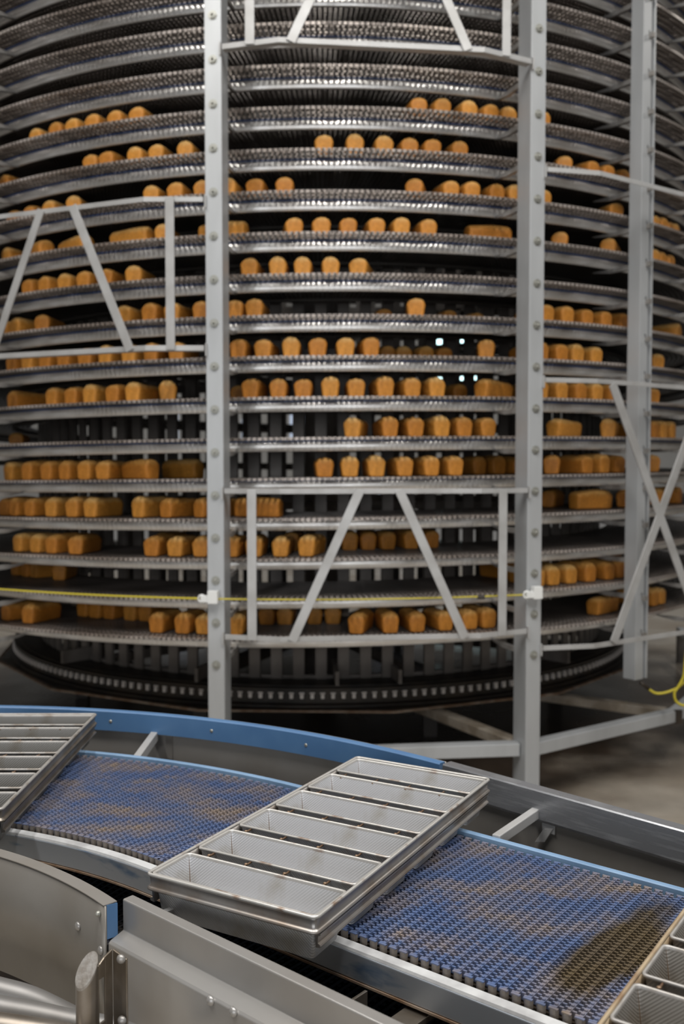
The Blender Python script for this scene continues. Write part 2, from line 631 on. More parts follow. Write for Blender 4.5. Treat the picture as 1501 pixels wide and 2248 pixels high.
# staggered link blocks of the outer margin
NL = 700
for j in range(5):
    r = RB - 0.007 - 0.040 * j
    for i in range(NL):
        a = -pi + 2 * pi * (i + 0.5 * (j % 2)) / NL
        e = Vector((sin(a), -cos(a), 0))
        t = Vector((cos(a), sin(a), LV / (2 * pi * 3)))
        z = LV * a / (2 * pi) + 0.069
        b.axes(e * r + Vector((0, 0, z)), e * (0.0085 if j else 0.006), t * (0.0095 if j else 0.0115), Vector((0, 0, 0.004 if j else 0.008)))
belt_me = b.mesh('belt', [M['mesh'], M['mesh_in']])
for k in KS:
    z = H0 + k * LV
    put('outer_rail', rail_me, spiral, (0, 0, z))
    put('wear_strip', wear_me, spiral, (0, 0, z))
    put('inner_rail', irail_me, spiral, (0, 0, z))
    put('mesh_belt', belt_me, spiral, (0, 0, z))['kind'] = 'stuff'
# drum cage
ZB = H - 1.425
ZT = H0 + 14 * LV + 0.35
b = MB()
b.box(-0.038, 0.038, -0.012, 0.012, ZB, ZT)
bar_me = b.mesh('drum_bar', M['drum'])
NB = 104
for i in range(NB):
    a = 2 * pi * (i + 0.35) / NB
    p = lpol(a, RD, 0)
    put('drum_bar', bar_me, spiral, p, a)
b = MB()


def circ(r, z, n=120):
    return [(lpol(2 * pi * i / n, r, z), Vector((sin(2 * pi * i / n), -cos(2 * pi * i / n), 0)), Vector((0, 0, 1))) for i in range(n)]


b.sweep(circ(RD - 0.03, 0), [(-0.03, -0.04), (0.012, -0.04), (0.012, 0.04), (-0.03, 0.04)], True)
hoop_me = b.mesh('drum_hoop', M['drum'])
for z in (ZB - 0.02, ZB + 1.1, ZB + 2.2, ZB + 3.3, ZB + 4.4):
    put('drum_hoop', hoop_me, spiral, (0, 0, z))
# spokes and core of the drum
b = MB()
b.tube([(0, 0, 0.0), (0, 0, ZT)], 0.16, 20)
b.build('drum_core', M['drum'], spiral, True)
b = MB()
b.box(-0.03, 0.03, -RD + 0.04, -0.15, -0.035, 0.035)
spoke_me = b.mesh('drum_spoke', M['drum'])
for z in (ZB - 0.02, ZB + 1.1, ZB + 2.2, ZB + 3.3):
    for i in range(6):
        put('drum_spoke', spoke_me, spiral, (0, 0, z), 2 * pi * (i + 0.3) / 6)
# black drive ring with its roller chain
ZR = H - 1.492
b = MB()
b.sweep(circ(2.75, ZR, 160), [(-0.34, 0.065), (-0.34, 0.055), (-0.04, 0.05), (-0.012, 0.045), (-0.012, -0.05), (0.03, -0.055), (0.03, -0.07), (-0.06, -0.07), (-0.05, -0.05), (-0.05, 0.06), (-0.1, 0.065)], True)
b.sweep(circ(2.75, ZR, 160), [(-0.01, 0.04), (0.0, 0.04), (0.0, 0.05), (-0.01, 0.05)], True)
ringo = b.build('drive_ring', M['dark'], spiral)
b = MB()
b.axes((0, -2.752, 0), (0.011, 0, 0), (0, 0.011, 0), (0, 0, 0.014))
b.axes((0, -2.752, 0.021), (0.017, 0, 0), (0, 0.006, 0), (0, 0, 0.004))
rol_me = b.mesh('chain_roller', M['roller'])
for i in range(-62, 63):
    a = i * 0.0686 / 2.75
    put('chain_roller', rol_me, ringo, (0, 0, ZR), a)
# twelve sided rusty skirt below the ring
b = MB()
path = []
for i in range(14):
    a = 2 * pi * (i + 0.42) / 14
    e = Vector((sin(a), -cos(a), 0))
    path.append((e * 2.90 + Vector((0, 0, ZR - 0.078)), e, Vector((0, 0, 1))))
b.sweep(path, [(-0.03, -0.009), (0.0, -0.010), (0.0, 0.001), (-0.03, 0.002)], True)
b.build('skirt_lip', M['rust'], spiral)
b = MB()
b.sweep(path, [(-0.20, 0.010), (-0.032, -0.0085), (-0.032, 0.0015), (-0.20, 0.022)], True)
b.build('drip_skirt', M['dark'], spiral)
# radial bearers under the ring
b = MB()
b.box(-0.012, 0.012, -2.74, -2.3, ZR + 0.066, ZR + 0.16)
brg_me = b.mesh('ring_bearer', M['drum'])
for a in (-0.29, 0.06, 0.115 + 0.1, -0.75, 0.75):
    put('ring_bearer', brg_me, spiral, (0, 0, 0), a)
# feet of the drum
b = MB()
for i in range(8):
    a = 2 * pi * (i + 0.5) / 8
    b.axes(lpol(a, 2.2, (ZR - 0.05) / 2), (0.05, 0, 0), (0, 0.05, 0), (0, 0, (ZR - 0.05) / 2 + 0.03))
    b.bar(lpol(a, 0.1, ZR - 0.02), lpol(a, 2.3, ZR - 0.02), 0.1, 0.08)
b.build('drum_foot', M['dark'], spiral)

# ------------------------------------------------------------------ posts, brackets
A1, A2 = radians(-7.64), radians(20.13)
A0, A4 = A1 - (A2 - A1), A2 + (A2 - A1)
RP = 3.77
PW, PD = 0.094, 0.143
bolt = MB()
bolt.loops([[Vector((0.019 * cos(pi / 3 * i), y, 0.019 * sin(pi / 3 * i))) for i in range(6)] for y in (0, -0.012)])
bolt.dome((0, -0.012, 0), (0, -1, 0), 0.008, 0.012, 8)
bolt.loops([[Vector((0.025 * cos(pi / 6 * i), y, 0.025 * sin(pi / 6 * i))) for i in range(12)] for y in (0, -0.004)])
bolt_me = bolt.mesh('bolt', M['bolt'])
arm = MB()   # bracket arm that runs from the post in under the belt to carry the rail
arm.add([(-0.012, -0.03, -0.03), (0.012, -0.03, -0.03), (0.012, -0.03, 0.0), (-0.012, -0.03, 0.0),
         (-0.012, 0.28, -0.028), (0.012, 0.28, -0.028), (0.012, 0.28, 0.0), (-0.012, 0.28, 0.0),
         (-0.012, 0.42, -0.006), (0.012, 0.42, -0.006), (0.012, 0.42, 0.0), (-0.012, 0.42, 0.0)],
        [(0, 1, 2, 3), (0, 4, 5, 1), (3, 2, 6, 7), (0, 3, 7, 4), (1, 5, 6, 2), (4, 8, 9, 5), (7, 6, 10, 11), (4, 7, 11, 8), (5, 9, 10, 6), (8, 11, 10, 9)])
arm_me = arm.mesh('bracket', M['arm'])


def post(az, label, name='support_post'):
    root = thing(name, label, 'post', pol(az, RP, 0), az, 'posts around the spiral')
    hgt = ZT + 0.3
    b = MB()
    # deep channel, flange outwards, with an open back
    b.box(-PW / 2, PW / 2, 0.0, 0.008, 0, hgt)
    b.box(-PW / 2, -PW / 2 + 0.007, 0.008, PD, 0, hgt)
    b.box(PW / 2 - 0.007, PW / 2, 0.008, PD, 0, hgt)
    b.box(-PW / 2 + 0.007, -0.012, PD - 0.008, PD, 0, hgt)
    b.box(0.012, PW / 2 - 0.007, PD - 0.008, PD, 0, hgt)
    b.box(-PW / 2 - 0.06, PW / 2 + 0.06, -0.06, PD + 0.06, 0, 0.012)
    b.build('column', M['post'], root, bevel=0.003)
    for k in KS:
        z = tier_z(k, az) - 0.012
        put('bolt', bolt_me, root, (0, 0, z))
        put('bracket', arm_me, root, (0, PD - 0.09, z + 0.012))
    return root


post(A0, 'post off the left edge carrying the ends of the left truss')
post(A1, 'pale grey bolted post standing at the left of the middle truss')
post(A2, 'pale grey bolted post standing at the right of the middle truss')
post(A4, 'post off the right edge carrying the ends of the tall crossed truss')

# thin intermediate post: a lipped channel hung from the tiers
d3 = at_y(1412, 1124, 6.10)
az3 = atan2(d3.x - TX, TY - d3.y)
r3 = sqrt((d3.x - TX) ** 2 + (TY - d3.y) ** 2)
hang = thing('hanging_post', 'grooved channel post hanging clear of the floor at the right behind crossed bars', 'post', (d3.x, d3.y, H - 1.345), az3)
b = MB()
hz = ZT + 0.3 - (H - 1.345)
b.box(-0.063, 0.018, 0.0, 0.093, 0, hz)
b.box(0.018, 0.052, 0.050, 0.058, 0, hz)
b.box(0.046, 0.063, 0.0, 0.058, 0, hz)
b.build('channel', M['post'], hang, bevel=0.002)
sl = MB()
sl.box(-0.012, -0.004, -0.001, 0.004, -0.018, 0.018)
slot_me = sl.mesh('slot', M['dark'])
for k in KS:
    z = tier_z(k, az3) - (H - 1.345)
    if z > 0.05:
        put('slot', slot_me, hang, (0.0, 0, z))
        put('bracket', arm_me, hang, (0, 0.0, z), 0)


# ------------------------------------------------------------------ bent trusses between the posts
def truss_frac(a0, a1, fr, h, out=0.0):
    knots = [(0.03, RP + 0.01), (0.20, RP + 0.07), (0.80, RP + 0.07), (0.97, RP + 0.01)]
    pts = [pol(a0 + (a1 - a0) * f_, r + out, h) for f_, r in knots]
    fr = min(max(fr, 0.03), 0.97)
    for i in range(3):
        if fr <= knots[i + 1][0] + 1e-9:
            t = (fr - knots[i][0]) / (knots[i + 1][0] - knots[i][0])
            return pts[i].lerp(pts[i + 1], t)
    return pts[3]


def rail_bar(root, a0, a1, h, name, up=True):
    """angle section bent at two knuckles; flange upwards or downwards"""
    b = MB()
    path = []
    fr = [0.03, 0.20, 0.80, 0.97]
    ps = [truss_frac(a0, a1, f_, h) for f_ in fr]
    for i, p in enumerate(ps):
        d = (ps[min(i + 1, 3)] - ps[max(i - 1, 0)]).normalized()
        s = Vector((d.y, -d.x, 0)).normalized()
        path.append((p, s, Vector((0, 0, 1))))
    t = 0.005
    if up:
        prof = [(-0.045, 0.0), (0.0, 0.0), (0.0, -0.022), (t, -0.022), (t, t), (-0.045, t)]
    else:
        prof = [(-0.045, 0.0), (-0.045, -t), (t, -t), (t, 0.024), (0.0, 0.024), (0.0, 0.0)]
    b.sweep(path, prof)
    # end lug bolted to the post
    for f_, sg in ((0.03, -1), (0.97, 1)):
        p = truss_frac(a0, a1, f_, h)
        a = a0 + (a1 - a0) * f_
        e = Vector((sin(a), -cos(a), 0))
        tg = Vector((cos(a), sin(a), 0))
        b.axes(p + tg * 0.012 * sg - e * 0.012 + Vector((0, 0, -0.02 if up else 0.0)), tg * 0.004, e * 0.022, (0, 0, 0.035))
    return b.build(name, M['truss'], root, bevel=0.0015)


def strut(root, a0, a1, f0, h0, f1, h1, name, w=0.052):
    p0 = truss_frac(a0, a1, f0, h0, 0.012)
    p1 = truss_frac(a0, a1, f1, h1, 0.012)
    b = MB()
    d = (p1 - p0).normalized()
    am = a0 + (a1 - a0) * (f0 + f1) / 2
    e = Vector((sin(am), -cos(am), 0))
    wdir = d.cross(e).normalized()
    e2 = wdir.cross(d).normalized()
    b.axes((p0 + p1) / 2, (p1 - p0) / 2, wdir * w / 2, e2 * 0.004)
    return b.build(name, M['truss'], root, bevel=0.001)


def a_truss(a0, a1, ht, hb, label):
    c = truss_frac(a0, a1, 0.5, hb)
    root = thing('bent_truss', label, 'truss', (0, 0, 0), 0, 'bent trusses between the posts')
    rail_bar(root, a0, a1, ht, 'top_bar', True)
    rail_bar(root, a0, a1, hb, 'bottom_bar', False)
    for f_ in (0.115, 0.875):
        strut(root, a0, a1, f_, hb, f_, ht, 'upright', 0.05)
    strut(root, a0, a1, 0.235, hb, 0.435, ht, 'diagonal', 0.05)
    strut(root, a0, a1, 0.750, hb, 0.550, ht, 'diagonal', 0.05)
    return root


a_truss(A1, A2, H - 0.108, H - 0.93, 'low bent truss with two uprights and splayed diagonals between the two near posts')
a_truss(A1, A2, H + 3.06, H + 2.262, 'high bent truss cut off by the top edge above the two near posts')
a_truss(A0, A1, H + 1.475, H + 0.655, 'bent truss left of the left post, running out of the left edge')
xt = thing('bent_truss', 'tall bent truss with crossed bars right of the right near post', 'truss', (0, 0, 0), 0, 'bent trusses between the posts')
rail_bar(xt, A2, A4, H + 0.520, 'top_bar', True)
rail_bar(xt, A2, A4, H - 1.035, 'bottom_bar', False)
strut(xt, A2, A4, 0.265, H + 0.50, 0.735, H - 1.02, 'cross_brace', 0.062)
o = strut(xt, A2, A4, 0.735, H + 0.50, 0.285, H - 1.02, 'cross_brace', 0.062)
b = MB()
root = thing('bent_bar', 'single bent bar high up between the right near post and the right edge', 'bar', (0, 0, 0))
rail_bar(root, A2, A4, H + 1.70, 'angle_bar', True)


# ------------------------------------------------------------------ base frame on the floor
base = thing('base_frame', 'low grey box-section base frame joining the feet of the posts', 'frame', (TX, TY - RP, 0))
base_inv = Matrix.Translation(-Vector((TX, TY - RP, 0)))


def beam(p0, p1, w=0.075, t=0.08, m='post'):
    b = MB()
    q = Vector((TX, TY - RP, 0))
    b.bar(Vector(p0) - q, Vector(p1) - q, w, t)
    return b.build('beam', M[m], base, bevel=0.004)


hb = H - 1.625
P1b, P2b = pol(A1, RP - 0.07, hb), pol(A2, RP - 0.07, hb)
C4 = Vector((2.21, 6.29, hb))
beam(P1b + Vector((0.06, 0.01, 0)), P2b + Vector((-0.05, 0, 0)))
beam(P2b + Vector((0.05, 0.02, 0)), C4)
beam(P2b + Vector((-0.06, 0.06, 0.01)), Vector((0.45, 6.6, hb + 0.01)), 0.06, 0.09, 'dirty_beam')
beam(C4 + Vector((-0.05, 0.05, 0)), Vector((1.25, 6.95, hb)), 0.06, 0.09, 'dirty_beam')
beam(C4, pol(A4 + 0.35, RP - 0.2, hb))
P0b = pol(A0, RP - 0.07, hb)
beam(P0b, P1b + Vector((-0.06, 0, 0)))
for a, c in ((A0 - 0.5, A0 - 1.0), (A4 + 0.35, A4 + 0.9)):
    beam(pol(a, RP - 0.1, hb), pol(c, RP - 0.1, hb))
beam(P0b, pol(A0 - 0.5, RP - 0.1, hb))
for p in (pol(A4 + 0.9, RP - 0.1, hb), pol(A0 - 0.5, RP - 0.1, hb), pol(A0 - 1.0, RP - 0.1, hb)):
    b = MB()
    q = p - Vector((TX, TY - RP, 0))
    b.box(q.x - 0.035, q.x + 0.035, q.y - 0.035, q.y + 0.035, 0, hb + 0.035)
    b.build('foot', M['drum'], base)
# end clamp at the visible corner
b = MB()
q = C4 - Vector((TX, TY - RP, 0))
b.box(q.x - 0.02, q.x + 0.03, q.y - 0.06, q.y - 0.04, hb - 0.045, hb + 0.045)
b.build('end_plate', M['dark'], base)

# ------------------------------------------------------------------ yellow pull cord
yc = thing('pull_cord', 'yellow safety pull cord strung across the front of the near posts', 'cord', tuple(pol(A1, RP + 0.03, H - 0.70)))
yo = Vector(yc.location)
E1 = pol(A1, RP + 0.035, H - 0.708)
E2 = pol(A2, RP + 0.035, H - 0.708)
E0 = pol(A0, RP + 0.12, H - 0.70)
pts = []
for i in range(21):
    t = i / 20
    p = E1.lerp(E2, t)
    p.z -= 0.03 * 4 * t * (1 - t) * 0.5
    pts.append(p - yo)
b = MB()
b.tube(pts, 0.0045, 8)
b.build('cord', M['rope'], yc, True)
b = MB()
b.tube([E1.lerp(E0, t / 12) - yo + Vector((0, 0, -0.03 * t / 12 * (1 - t / 12) * 2)) for t in range(13)], 0.0055, 8)
b.build('cord', M['rope'], yc, True)
b = MB()
p = E1.lerp(E2, 0.82) - yo
b.tube([p + (E1 - E2).normalized() * 0.02 + Vector((0, 0, -0.012)), p - (E1 - E2).normalized() * 0.02 + Vector((0, 0, -0.012))], 0.012, 8)
b.build('cord_clip', M['dark'], yc)
for (p, sg) in ((E1, -1), (E2, -1)):
    b = MB()
    a = A1 if p is E1 else A2
    tg = Vector((cos(a), sin(a), 0))
    e = Vector((sin(a), -cos(a), 0))
    c = p - yo
    b.axes(c + tg * 0.03 * sg, tg * 0.045, e * 0.014, (0, 0, 0.018))
    b.axes(c + tg * 0.005 * sg + Vector((0, 0, 0.01)), tg * 0.028, e * 0.02, (0, 0, 0.035))
    b.tube([c + tg * 0.07 * sg + e * 0.0 + tg * 0.02 * cos(2 * pi * i / 12) + Vector((0, 0, 0.02 * sin(2 * pi * i / 12))) for i in range(12)], 0.006, 6, closed=True)
    b.build('cord_eye', M['plastic'], yc, bevel=0.003)

# coiled yellow lead at the foot of the hanging post
yl = thing('coiled_lead', 'looped yellow cable hanging from the foot of the grooved post', 'cable', (d3.x, d3.y, H - 1.36))
yo = Vector(yl.location)
wps = [(1412, 1503), (1424, 1513), (1440, 1522), (1462, 1520), (1485, 1511), (1503, 1498), (1520, 1502), (1522, 1530), (1504, 1548), (1485, 1541), (1480, 1522),
       (1490, 1505), (1500, 1485), (1503, 1460), (1506, 1430)]
ctl = [at_y(px, py, d3.y - 0.02 - 0.004 * i) - yo for i, (px, py) in enumerate(wps)]


def spline(c, n=8):
    out = []
    for i in range(len(c) - 1):
        p0, p1, p2, p3 = c[max(i - 1, 0)], c[i], c[i + 1], c[min(i + 2, len(c) - 1)]
        for j in range(n):
            t = j / n
            out.append(0.5 * ((2 * p1) + (p2 - p0) * t + (2 * p0 - 5 * p1 + 4 * p2 - p3) * t * t + (3 * p1 - p0 - 3 * p2 + p3) * t ** 3))
    out.append(c[-1])
    return out


b = MB()
b.tube(spline(ctl), 0.0085, 8)
b.build('lead', M['rope'], yl, True)
b = MB()
b.tube([ctl[0] + Vector((-0.02, 0, 0.015)), ctl[0], ctl[1]], 0.012, 8)
b.build('plug', M['dark'], yl, True)
# ------------------------------------------------------------------ loaves
def loaf_mesh(i):
    rnd = random.Random(40 + i)
    hw0, hw1 = 0.047, 0.0555
    top = 0.119 + rnd.uniform(-0.004, 0.005)
    prof = [(-hw0 + 0.012, 0.0), (hw0 - 0.012, 0.0), (hw0 - 0.003, 0.003), (hw0, 0.012), (hw0 + 0.004, 0.042), (hw1 - 0.001, 0.068), (hw1, 0.080), (hw1 - 0.005, 0.093),
            (hw1 - 0.015, 0.105), (hw1 - 0.029, top - 0.005), (0.0, top), (-hw1 + 0.029, top - 0.005), (-hw1 + 0.015, 0.105), (-hw1 + 0.005, 0.093),
            (-hw1, 0.080), (-hw1 + 0.001, 0.068), (-hw0 - 0.004, 0.042), (-hw0, 0.012), (-hw0 + 0.003, 0.003)]
    L_ = 0.29 + rnd.uniform(-0.008, 0.008)
    ls = []
    ph = rnd.uniform(0, 6)
    for (t, s) in ((0.0, 0.62), (0.004, 0.78), (0.016, 0.90), (0.04, 0.965), (0.085, 1.0), (0.2, 1.0), (0.4, 1.0), (0.6, 1.0), (0.8, 1.0), (0.915, 1.0), (0.96, 0.965), (0.984, 0.90), (0.996, 0.78), (1.0, 0.62)):
        y = -L_ / 2 + L_ * t
        cz = 0.052
        lp = []
        for (x, z) in prof:
            zz = cz + (z - cz) * s if z > cz else cz + (z - cz) * (1 - (1 - s) * 0.30)
            if z > 0.09:
                zz += 0.004 * sin(ph + 5 * t + 30 * x) * (1 if 0 < t < 1 else 0) + 0.006 * sin(pi * t)
            bulge = 0.0 if 0.02 < t < 0.98 else (0.004 if z < 0.09 else 0.0) * (-1 if t < 0.5 else 1)
            lp.append(Vector((x * s, y, zz)))
        ls.append(lp)
    b = MB()
    b.loops(ls)
    return b.mesh('loaf', M['loaf'][i % 3], True)


LOAF = [loaf_mesh(i) for i in range(6)]
# what stands on each turn, as the column of its near face in the photograph: plain numbers lie square to the edge in the outer lane;
# (column, lane, skew) otherwise, lane 0 outer / 1 inner, skew in degrees off square
ROWS = {
    8: [75, 116, 157, 200, 250, 300, 920, 972, 1030, 1077, 1120, 1195],
    7: [(4, 0, 0), 193, 232, 295, 342, 404, 710, 780, 845, 900, 952, 1012, (1262, 0, -25), 1302, 1340, 1374],
    6: [21, 59, 102, (146, 0, 20), 328, 384, 440, 500, 560, 622, (934, 0, -22), 986, 1037, 1094, 1137, 1197, (1366, 0, -20), 1444, 1460, 1476, 1490],
    5: [15, (80, 0, 70), (165, 0, 74), (292, 0, 82), (345, 0, 8), (490, 0, 84), (637, 0, 10), 703, 765, 825, 882, 942, (1072, 0, 88), (1262, 0, -40), (1342, 0, -62), 1442, 1458, 1475],
    4: [56, 95, 135, 180, 226, (283, 0, 12), 545, 607, 665, 726, (800, 0, -16)],
    3: [(5, 0, 0), 28, (72, 0, 22), 270, 327, 375, 438, 512, 556, (925, 0, -14), 1203, 1248, 1293, 1332, 1370, 1492,
        (845, 1, 0), (990, 1, 0), (1050, 1, 0)],
    2: [22, 57, 95, 137, 183, 228, 280, 328, 383, 520, 578, 637, 696, 760, 813, (1090, 0, -24), 1190, 1234, 1274, 1314, (1462, 0, -30),
        (852, 1, 0), (888, 1, 0), (937, 1, 0), (980, 1, 0)],
    1: [22, 110, 152, 193, 245, 293, (340, 0, 24), 550, 608, 665, 727, 783, 845, 905, 960, (1085, 0, -62), 1192, 1234, 1275, 1312, 1348, (1455, 0, -35), (1010, 1, 0), (520, 1, 0)],
    0: [(787, 0, -16), 855, 912, 970, 1022, 1075, (1240, 0, -72), (1340, 0, -60), 1440, 1460, 1480, (40, 1, 60)],
    -1: [15, 57, 100, 140, 182, 228, (300, 0, 62), (400, 1, 76), 710, 770, 827, 888, 945, 1000, (1054, 1, 0), (1097, 1, 0), (1142, 1, 0), (1240, 0, -34), 1290, 1327, 1362, (1425, 0, -50)],
    -2: [(4, 0, 0), 27, 63, 107, 155, 195, (322, 0, -14), (392, 0, -22), (448, 0, -30), (545, 0, 86), (1298, 0, 86), (1380, 0, -70), 1452, 1495, (1215, 1, -60)],
    -3: [37, 74, 111, (152, 0, 16), 330, 382, 436, 505, 554, 615, (684, 0, -16), (769, 1, 0), (810, 1, 0), (850, 1, 0), (903, 1, 0), (950, 1, 0), (640, 1, 0), (350, 1, 0)],
    -4: [(30, 1, 0), (52, 1, 0), (74, 1, 0), (100, 1, 40), 1188, 1215, 1256, 1298, 1341, 1368, (1358, 1, 0), (1120, 1, 0)],
    -5: [10, (52, 0, 12), 341, 399, 445, 515, (178, 1, 0), (206, 1, 0), (236, 1, 0), (284, 1, 0), (312, 1, 0), (585, 1, 0), (622, 1, 0), (690, 1, 0), (733, 1, 0), (800, 0, -18),
         857, 917, 977, 1030, 1072, (1325, 0, -80), 1440, 1456],
}


def solve_az(px, z, r):
    """azimuth on the near side at radius r, height z, seen in pixel column px"""
    lo, hi = -1.25, 1.25

    def col(a):
        p = pol(a, r, z)
        cy = p.y * cos(PITCH) - (p.z - H) * sin(PITCH)
        return 750.5 + F * p.x / cy
    # the column grows with azimuth up to the limb
    for _ in range(50):
        m_ = (lo + hi) / 2
        if col(m_) < px:
            lo = m_
        else:
            hi = m_
    return (lo + hi) / 2


NTH = ['first', 'second', 'third', 'fourth', 'fifth', 'sixth', 'seventh', 'eighth', 'ninth', 'tenth', 'eleventh', 'twelfth', 'thirteenth', 'fourteenth', 'fifteenth', 'sixteenth', 'seventeenth', 'eighteenth']
TIER = {k: NTH[k + 5] + ' tier up' for k in ROWS}
placed = []
for k, row in ROWS.items():
    items = []
    for e in row:
        px, lane, sk = (e, 0, 0) if not isinstance(e, tuple) else e
        rf = RR + 0.03 if lane == 0 else RR - 0.36
        cr = rf - 0.145
        tang = abs(sk) > 45
        r_use = (rf - 0.09) if tang else rf
        az = solve_az(px, tier_z(k, 0) + BT, r_use)
        items.append([px, lane, sk, az, cr if not tang else rf - 0.10])
    # keep neighbours of one lane from running into each other
    for lane in (0, 1):
        it = sorted([q for q in items if q[1] == lane], key=lambda q: q[3])
        for _ in range(30):
            for q, w in zip(it, it[1:]):
                rq = q[4] + 0.0
                ext = lambda s_: 0.056 * abs(cos(radians(s_))) + 0.147 * abs(sin(radians(s_)))
                need = (ext(q[2]) + ext(w[2])) / (rq - 0.02)
                gap = w[3] - q[3]
                if gap < need:
                    q[3] -= (need - gap) / 2
                    w[3] += (need - gap) / 2
    # number the loaves within the stretch between uprights that they are seen in
    groups = {}
    for q in sorted(items, key=lambda q: q[0]):
        px = q[0]
        sec = 'left of the left post' if px < 472 else 'between the two near posts' if px < 1150 else 'right of the right near post' if px < 1400 else 'beyond the grooved post'
        groups.setdefault((sec, q[1]), []).append(q)
    for (sec, lane), qs in groups.items():
        for n, q in enumerate(qs):
            px, lane, sk, az, cr = q
            skw = '' if abs(sk) < 10 else ('sideways ' if abs(sk) > 45 else 'askew ')
            if lane:
                skw += 'back-row '
            if len(qs) == 1:
                lab = 'only %sloaf %s, %s' % (skw, sec, TIER[k]) if not any(x for x in groups if x[0] == sec and x[1] != lane) else 'single %sloaf %s, %s' % (skw or 'front-row ', sec, TIER[k])
            else:
                lab = '%s%s loaf from the left, %s, %s' % (skw if skw.strip() else 'golden ', NTH[n], sec, TIER[k])
            rnd = random.Random(k * 1000 + px)
            o = put('bread_loaf', LOAF[rnd.randrange(6)], None, pol(az, cr, tier_z(k, az) + BT + 0.001), az + radians(sk + rnd.uniform(-3, 3)))
            s = rnd.uniform(0.96, 1.02)
            o.scale = (s, rnd.uniform(0.95, 1.03), rnd.uniform(0.94, 1.03))
            tag(o, lab, 'bread', 'loaves on the spiral tiers')
# ------------------------------------------------------------------ tin conveyor in front
CX, CY = -1.25, 0.935           # centre of its bend
HB = H - 0.835                  # top of the belt
PHI = 0.668                     # where the bend of the belt becomes straight


def track(r, a0, a1, n, straight=0.0, m=2, end=None, sdir=None):
    """(point, outward normal, up) along a bend of radius r and then a straight"""
    out = []
    for i in range(n + 1):
        a = a0 + (a1 - a0) * i / n
        out.append((Vector((CX + r * sin(a), CY + r * cos(a), 0)), Vector((sin(a), cos(a), 0)), Vector((0, 0, 1))))
    if straight:
        a = a1 if sdir is None else sdir
        d = Vector((cos(a), -sin(a), 0))
        p0 = out[-1][0]
        for i in range(1, m + 1):
            out.append((p0 + d * straight * i / m, Vector((sin(a), cos(a), 0)), Vector((0, 0, 1))))
    return out


conv = thing('tin_conveyor', 'stainless steel bend conveyor with blue guide rail carrying the baking tin sets', 'conveyor', (0.0, 1.9, 0))
belt = thing('conveyor_belt', 'dirty blue plastic link belt running under the baking tin sets', 'belt', (0.0, 1.9, 0))
cq, bq = Vector(conv.location), Vector(belt.location)


def cbuild(mb, name, m, smooth=False, bevel=0.0, parent=None):
    mb.v = [tuple(Vector(v) - cq) for v in mb.v]
    return mb.build(name, m, parent or conv, smooth, bevel)


# belt rows: a spine with staggered fingers either side, square worn blocks at both ends
R0, R1 = 1.380, 1.900
BW = R1 - R0
b = MB()
b.box(-0.0034, 0.0034, 0.006, BW - 0.006, -0.013, 0.0)
NC = 42
cw = (BW - 0.016) / NC
for i in range(NC):
    y = 0.008 + cw * (i + 0.5)
    b.axes((-0.0066, y - cw * 0.25, -0.008), (0.0042, 0, 0), (0, cw * 0.15, 0), (0, 0, 0.006))
    b.axes((0.0066, y + cw * 0.25, -0.008), (0.0042, 0, 0), (0, cw * 0.15, 0), (0, 0, 0.006))
    b.axes((0, y - cw * 0.05, 0.0008), (0.0026, 0, 0), (0, cw * 0.16, 0), (0, 0, 0.0016))
for yy in (0.0, BW):
    s = 1 if yy == 0 else -1
    b.loops([[Vector((0.0078 * cos(t), yy + s * 0.0055 + 0.0055 * (-s) * sin(t) * 1.0, zz)) for t in [pi * q / 6 for q in range(7)]][::s] for zz in (-0.0155, -0.002)], 1)
    b.box(-0.0078, 0.0078, yy + (0 if s > 0 else -0.0055) + (0.0005 if s > 0 else 0), yy + (0.0055 if s > 0 else 0) - (0 if s > 0 else 0.0005), -0.002, 0.0)
row_me = b.mesh('link_row', [M['link'], M['link_end']])
PITCHB = 0.0218
mid = (R0 + R1) / 2
rows = []
a = -0.16
while a < PHI:
    rows.append((Vector((CX + R0 * sin(a), CY + R0 * cos(a), HB)), -a))
    a += PITCHB / mid
d = 0.004
a = PHI
while d < 1.05:
    p = Vector((CX + R0 * sin(a) + cos(a) * d, CY + R0 * cos(a) - sin(a) * d, HB))
    rows.append((p, -a))
    d += PITCHB
for p, rz in rows:
    put('link_row', row_me, belt, p - bq, rz)
# bed under the links, so that the belt rests on something
b = MB()
b.sweep(track(R0 + 0.01, -0.2, PHI, 30, 1.1), [(0, HB - 0.024), (BW - 0.02, HB - 0.024), (BW - 0.02, HB - 0.0165), (0, HB - 0.0165)])
cbuild(b, 'belt_bed', M['dark'])
# far carry strip
b = MB()
b.sweep(track(1.906, -0.2, PHI, 30, 1.1), [(0, HB - 0.03), (0.016, HB - 0.03), (0.016, HB + 0.006), (0.013, HB + 0.008), (0.003, HB + 0.008), (0, HB + 0.006)])
cbuild(b, 'blue_edge_strip', M['blue_light'], parent=None)
# near side profile and its pale wear lip
b = MB()
b.sweep(track(1.352, -0.2, PHI, 30, 1.1), [(0, HB - 0.066), (0.024, HB - 0.066), (0.024, HB - 0.018), (0.0, HB - 0.018)])
cbuild(b, 'side_profile', M['side'], bevel=0.002)
b = MB()
b.sweep(track(1.3535, -0.2, PHI, 30, 1.1), [(0, HB - 0.0175), (0.023, HB - 0.0175), (0.023, HB - 0.0125), (0.002, HB - 0.0125)])
cbuild(b, 'wear_lip', M['wearwhite'])
b = MB()
b.sweep(track(1.350, -0.2, PHI, 30, 1.1), [(0, HB - 0.071), (0.03, HB - 0.071), (0.03, HB - 0.067), (0, HB - 0.067)])
cbuild(b, 'rusty_under_edge', M['rust'])
